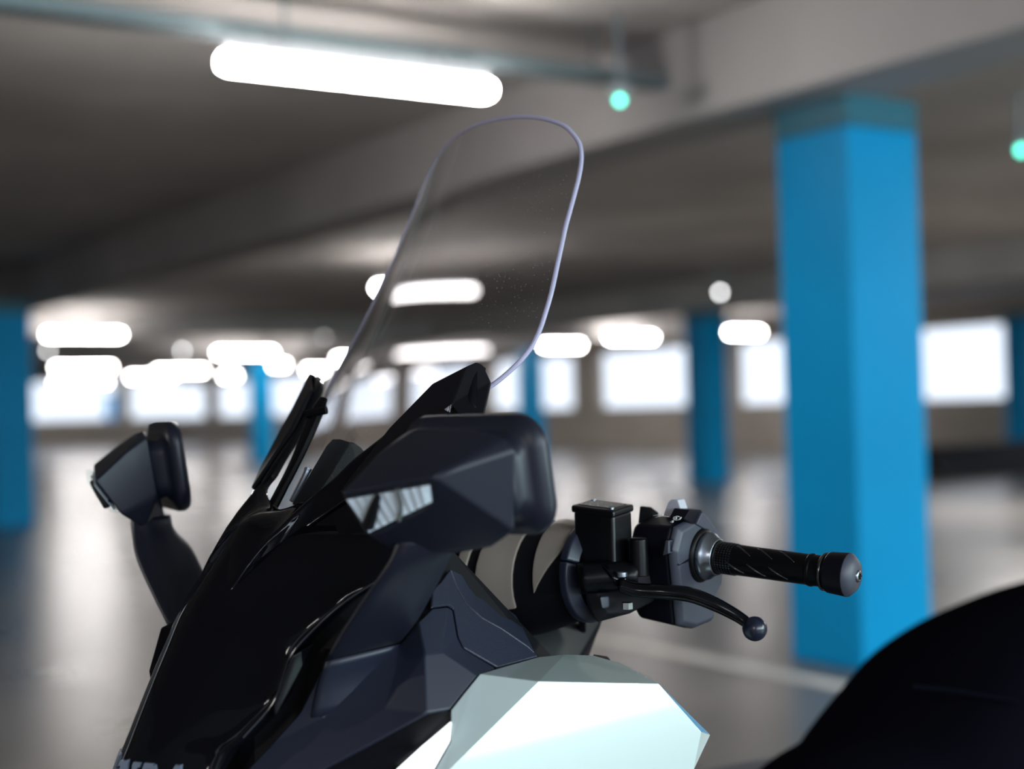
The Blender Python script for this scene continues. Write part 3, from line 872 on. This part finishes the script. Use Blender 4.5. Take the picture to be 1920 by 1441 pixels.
# printed marks on the top of the housing
bm = bmesh.new()
def mark(a, b_, a2, b2):
    pa, pb = PP(a, b_, H(-.04, WF - .001, 0), w) , PP(a2, b2, H(-.04, WF - .001, 0), w)
    dd = pb - pa; L_ = np.linalg.norm(dd); dd = dd / L_; s_ = np.cross(dd, w)
    Rm = Matrix((tuple(dd), tuple(s_), tuple(w))).transposed(); box_bm(bm, (pa + pb) / 2, (L_, .0005, .003), Rm)
cc = (1269, 971)
for k in range(8):
    t0, t1_ = 2 * PI * k / 8, 2 * PI * (k + 1) / 8
    if k == 7: continue
    mark(cc[0] + 6 * math.cos(t0), cc[1] + 4 * math.sin(t0), cc[0] + 6 * math.cos(t1_), cc[1] + 4 * math.sin(t1_))
mark(1268, 967, 1268, 973); mark(1275, 973, 1277, 969)
mark(1258, 978, 1262, 975); mark(1262, 975, 1261, 979); mark(1261, 979, 1258, 978)
mark(1226, 966, 1244, 963); mark(1230, 969, 1236, 968); mark(1238, 968, 1243, 966)
o = link('printed_marks', bm_mesh(bm), M_mark, sw); o['label'] = 'small white printed switch symbols'

# brake reservoir
N0 = P(1150, 957, .215)
rx, ry, rz = .056, .042, .066
def rbox(z0, z1, ins=0.0):
    c = [N0 + u * -ins + w * -ins, N0 - u * (rx - ins) - w * ins, N0 - u * (rx - ins) - w * (ry - ins), N0 - u * ins - w * (ry - ins)]
    return [np.array([p[0], p[1], N0[2] + zz + (.09 * ((N0 - p) @ u) + .10 * ((N0 - p) @ w) if zz > -.02 else 0)]) for zz in (z0, z1) for p in c]
res = link('brake_reservoir', hull_mesh(rbox(-.062, -.006, .0012)), M_res, hb); finish(res, bevel=.004, seg=3)
lid = link('reservoir_lid', hull_mesh(rbox(-.008, .000, -.0005)), M_res, res); finish(lid, bevel=.0025, seg=3)
bm = bmesh.new()
c8 = rbox(.0002, .0008, .006)
for p in [c8[i] for i in range(8)]: bm.verts.new(tuple(p))
bmesh.ops.convex_hull(bm, input=bm.verts)
pl_ = link('lid_plate', bm_mesh(bm), mat('speckled_lid', (0.02, 0.02, 0.02), 0.35, bump=(900, 0.9, 0.002)), lid)
# print on the lid
bm = bmesh.new()
Rz = Matrix(((u[0], w[0], 0), (u[1], w[1], 0), (0, 0, 1)))
for k in range(13):
    q = N0 - u * random.uniform(.008, .048) - w * random.uniform(.008, .034)
    box_bm(bm, (q[0], q[1], N0[2] + .001 + .09 * ((N0 - q) @ u) + .10 * ((N0 - q) @ w)), (random.uniform(.001, .002), .0008, .0006), Rz)
o = link('lid_print', bm_mesh(bm), M_mark, lid); o['kind'] = 'stuff'
for (a, b_) in ((-.007, -.007), (-.049, -.035)):
    q = N0 + u * a + w * b_; q[2] = N0[2] - .09 * a - .10 * b_
    o = link('lid_screw', lathe_mesh(q, (0, 0, 1), [(-.001, .003), (.0016, .003), (.0018, .0001)], 14), M_steel, lid)
# master cylinder body, boss, pivot bracket, clamp, bolts
o = link('master_cylinder', tube_mesh([P(1085, 1085, .185), P(1130, 1080, .2), P(1195, 1078, .225)], [.017, .018, .015], 16, 4), M_black_metal, hb); finish(o)
o = link('cylinder_boss', lathe_mesh(P(1196, 1028, .225), (0, 0, 1), [(-.03, .012), (.010, .011), (.012, .0095), (.0125, .0001)], 24), M_black_metal, hb); finish(o, bevel=.001, ang=30)
o = link('pivot_bracket', hull_mesh([P(1128, 1058, .21), P(1150, 1080, .225), P(1165, 1087, .228), P(1185, 1080, .228), P(1212, 1058, .222), P(1200, 1050, .21), P(1150, 1052, .2),
                                     P(1150, 1090, .225), P(1165, 1096, .228), P(1186, 1088, .228), P(1212, 1066, .222), P(1130, 1066, .21)]), M_lever, hb); finish(o, bevel=.002)
o = link('pivot_bolt', lathe_mesh(P(1165, 1074, .226), (0, 0, 1), [(-.004, .0066), (.001, .0066), (.0022, .005), (.0023, .0001)], 20), M_steel, hb); finish(o, bevel=.0005, ang=30)
o = link('pivot_nut', lathe_mesh(P(1176, 1136, .228), (0, 0, 1), [(-.003, .0062), (.004, .0062), (.005, .005), (.0052, .0001)], 6), M_chrome, hb)
o = link('bar_clamp', hull_mesh([P(1090, 1060, .18), P(1215, 1060, .215), P(1240, 1120, .215), P(1208, 1134, .21), P(1180, 1150, .205), P(1140, 1150, .2), P(1120, 1166, .19), P(1100, 1130, .18)] +
                               [P(1090, 1060, .14), P(1215, 1060, .19), P(1230, 1120, .19), P(1180, 1146, .18), P(1120, 1160, .15)]), M_dark, hb); finish(o, bevel=.003)
o = link('brake_switch', hull_mesh([P(1124, 1118, .21), P(1142, 1116, .212), P(1143, 1138, .212), P(1128, 1142, .21), P(1124, 1118, .195), P(1142, 1116, .195), P(1143, 1138, .195)]), M_switch, hb); finish(o, bevel=.002)
o = link('lever_perch', hull_mesh([P(1200, 948, .19), P(1222, 950, .19), P(1236, 962, .195), P(1214, 1000, .2), P(1196, 990, .2), P(1200, 948, .16), P(1236, 962, .17), P(1214, 1000, .17)]), M_black_metal, hb); finish(o, bevel=.003)
# hose
o = link('brake_hose', tube_mesh([P(1092, 1066, .17), P(1080, 1090, .14), P(1090, 1130, .11), P(1092, 1190, .06)], [.0045] * 4, 10, 5), M_rubber, hb); finish(o)
# lever with ball end
lv = link('brake_lever', tube_mesh([P(1160, 1096, .226), P(1195, 1106, .24), P(1250, 1109, .265), P(1295, 1115, .283), P(1340, 1132, .302), P(1385, 1156, .320), P(1412, 1176, .335)],
                                   [.009, .0095, .0098, .0098, .0092, .0078, .0066], 16, 6, .85), M_lever, hb); finish(lv)
bm = bmesh.new(); bmesh.ops.create_uvsphere(bm, u_segments=28, v_segments=18, radius=.0134, matrix=Matrix.Translation(Vector(P(1415, 1178, .336))))
o = link('lever_ball', bm_mesh(bm), mat('satin_black_ball', (0.006, 0.009, 0.022), 0.28), lv); finish(o)

# --- handlebar cover: a flared shell with bands coloured as warm light sheen and a collar ring
def hring(c, rx_, rz_, tilt, n=40):
    ax = np.array([-math.sin(tilt), math.cos(tilt), 0]); e1 = np.array([math.cos(tilt), math.sin(tilt), 0]); e2 = np.array([0, 0, 1.])
    return [np.array(c) + e1 * rx_ * math.cos(2 * PI * k / n) + e2 * rz_ * math.sin(2 * PI * k / n) for k in range(n)]
CC = P(1108, 1072, 0.154)
stations = [  # y, x, z, rx, rz
    (0.154, CC[0], CC[2], .050, .055), (0.119, CC[0] + .004, CC[2] - .004, .060, .063), (0.084, CC[0] + .010, CC[2] - .01, .070, .069), (0.044, CC[0] + .018, CC[2] - .014, .083, .074), (-0.001, CC[0] + .024, CC[2] - .016, .093, .077), (-0.061, CC[0] + .024, CC[2] - .016, .093, .077)]
ST = cr(np.array(stations), 10)
def seg_shell(name, y0, y1, grow, m_, parent, top_only=False):
    rr_ = [s for s in ST if min(y0, y1) - 1e-6 <= s[0] <= max(y0, y1) + 1e-6]
    return link(name, loft_mesh([hring((s[1], s[0], s[2]), s[3] + grow, s[4] + grow, .24) for s in rr_]), m_, parent)
o = seg_shell('handlebar_cover', -0.061, 0.154, -.004, M_dark, bike); finish(o); cover = o
cover['label'] = 'handlebar cover with bands tinted by a warm painted sheen'
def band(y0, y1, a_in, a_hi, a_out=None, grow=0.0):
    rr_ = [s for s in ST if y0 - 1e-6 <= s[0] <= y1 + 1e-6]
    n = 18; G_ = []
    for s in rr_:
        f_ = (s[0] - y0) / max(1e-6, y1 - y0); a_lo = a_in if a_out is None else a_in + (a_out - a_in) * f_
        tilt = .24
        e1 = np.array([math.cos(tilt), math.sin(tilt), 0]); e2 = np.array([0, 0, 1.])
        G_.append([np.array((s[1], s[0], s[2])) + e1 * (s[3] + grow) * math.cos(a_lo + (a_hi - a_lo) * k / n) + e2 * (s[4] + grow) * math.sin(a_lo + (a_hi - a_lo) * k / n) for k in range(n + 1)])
    o = link('cover_band', grid_mesh(G_, 1, 1, (CC[0], .08, CC[2])), M_warm_sheen, cover); finish(o, solid=.004, bevel=.001, ang=40)
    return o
D = PI / 180
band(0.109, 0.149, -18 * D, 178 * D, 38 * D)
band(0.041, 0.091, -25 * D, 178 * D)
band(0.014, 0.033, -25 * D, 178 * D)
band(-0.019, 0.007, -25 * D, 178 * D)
# collar ring in two pieces
def collar(a_lo, a_hi):
    tilt = .24; e1 = np.array([math.cos(tilt), math.sin(tilt), 0]); e2 = np.array([0, 0, 1.]); ax = np.array([-math.sin(tilt), math.cos(tilt), 0])
    rings = []
    n = 20
    for k in range(n + 1):
        a = a_lo + (a_hi - a_lo) * k / n
        dr = e1 * math.cos(a) + e2 * math.sin(a)
        c = CC
        r0, r1_ = .042, .057
        rings.append([c + dr * r0 + ax * .012, c + dr * r1_ + ax * .004, c + dr * r1_ - ax * .006, c + dr * r0 - ax * .006])
    o = link('cover_collar', loft_mesh(rings), M_matte, cover); finish(o, bevel=.002, ang=30)
collar(-100 * D, 18 * D); collar(19.5 * D, 120 * D)

# far handlebar: the same controls on the other flank
h2 = mirrored(hb, bike)
for ch in list(hb.children):
    c = mirrored(ch, h2)
    for g_ in ch.children: mirrored(g_, c)

# --- badge letters on the nose
def letter(polys, px0, py0):
    pass
def nose(s_, t_):
    """s along the near face from the ridge (m), t up (m) from the badge base"""
    z = .772 + t_
    y = s_ * .86
    return np.array([ridge(z) - SL * y + .006 * min(1, y / .04) + .004, y, z])
def glyph(strokes, s0, side=1):
    bm = bmesh.new()
    for (x0, y0_, x1, y1_, wd) in strokes:
        a, c = np.array([x0, y0_]), np.array([x1, y1_]); d = c - a; d = d / np.linalg.norm(d); nn = np.array([-d[1], d[0]]) * wd / 2
        q = [a + nn, c + nn, c - nn, a - nn]
        vs = []
        for dep in (-.003, .0022):
            for pt in q:
                g3 = nose(s0 + pt[0], pt[1] + .0)
                vs.append(bm.verts.new((g3[0] + dep * .86, (g3[1] + dep * .5) * side, g3[2])))
        for f in ((0, 1, 2, 3), (7, 6, 5, 4), (0, 4, 5, 1), (1, 5, 6, 2), (2, 6, 7, 3), (3, 7, 4, 0)): bm.faces.new([vs[i] for i in f])
    return bm_mesh(bm)
hh = .036
serif = lambda x, y: (x - .005, y, x + .005, y, .0045)
Ng = [(.003, 0, .003, hh, .006), (.003, hh, .019, 0, .008), (.019, 0, .019, hh, .006), serif(.003, 0.002), serif(.002, hh - .002), serif(.020, hh - .002)]
Dg = [(.003, 0, .003, hh, .007), (0, hh - .002, .012, hh - .002, .005), (0, .002, .012, .002, .005), (.012, hh - .002, .018, hh - .010, .006), (.018, hh - .010, .018, .010, .007), (.018, .010, .012, .002, .006)]
Ag = [(.001, 0, .011, hh, .005), (.011, hh, .021, 0, .007), (.005, .012, .017, .012, .004), serif(.001, .002), serif(.021, .002)]
Og = [(.003, .010, .003, hh - .010, .007), (.003, hh - .010, .010, hh - .002, .006), (.010, hh - .002, .017, hh - .010, .006), (.017, hh - .010, .017, .010, .007), (.017, .010, .010, .002, .006), (.010, .002, .003, .010, .006)]
Hg = [(.003, 0, .003, hh, .007), (.018, 0, .018, hh, .007), (.003, hh / 2, .018, hh / 2, .005), serif(.003, .002), serif(.018, .002), serif(.003, hh - .002), serif(.018, hh - .002)]
bd = link('badge', glyph(Ng, .002), M_badge, bike); bd['label'] = 'grey raised maker lettering on the nose'
link('letter', glyph(Dg, .032), M_badge, bd); link('letter', glyph(Ag, .060), M_badge, bd)
link('letter', glyph(Og, .012, -1), M_badge, bd); link('letter', glyph(Hg, .040, -1), M_badge, bd)
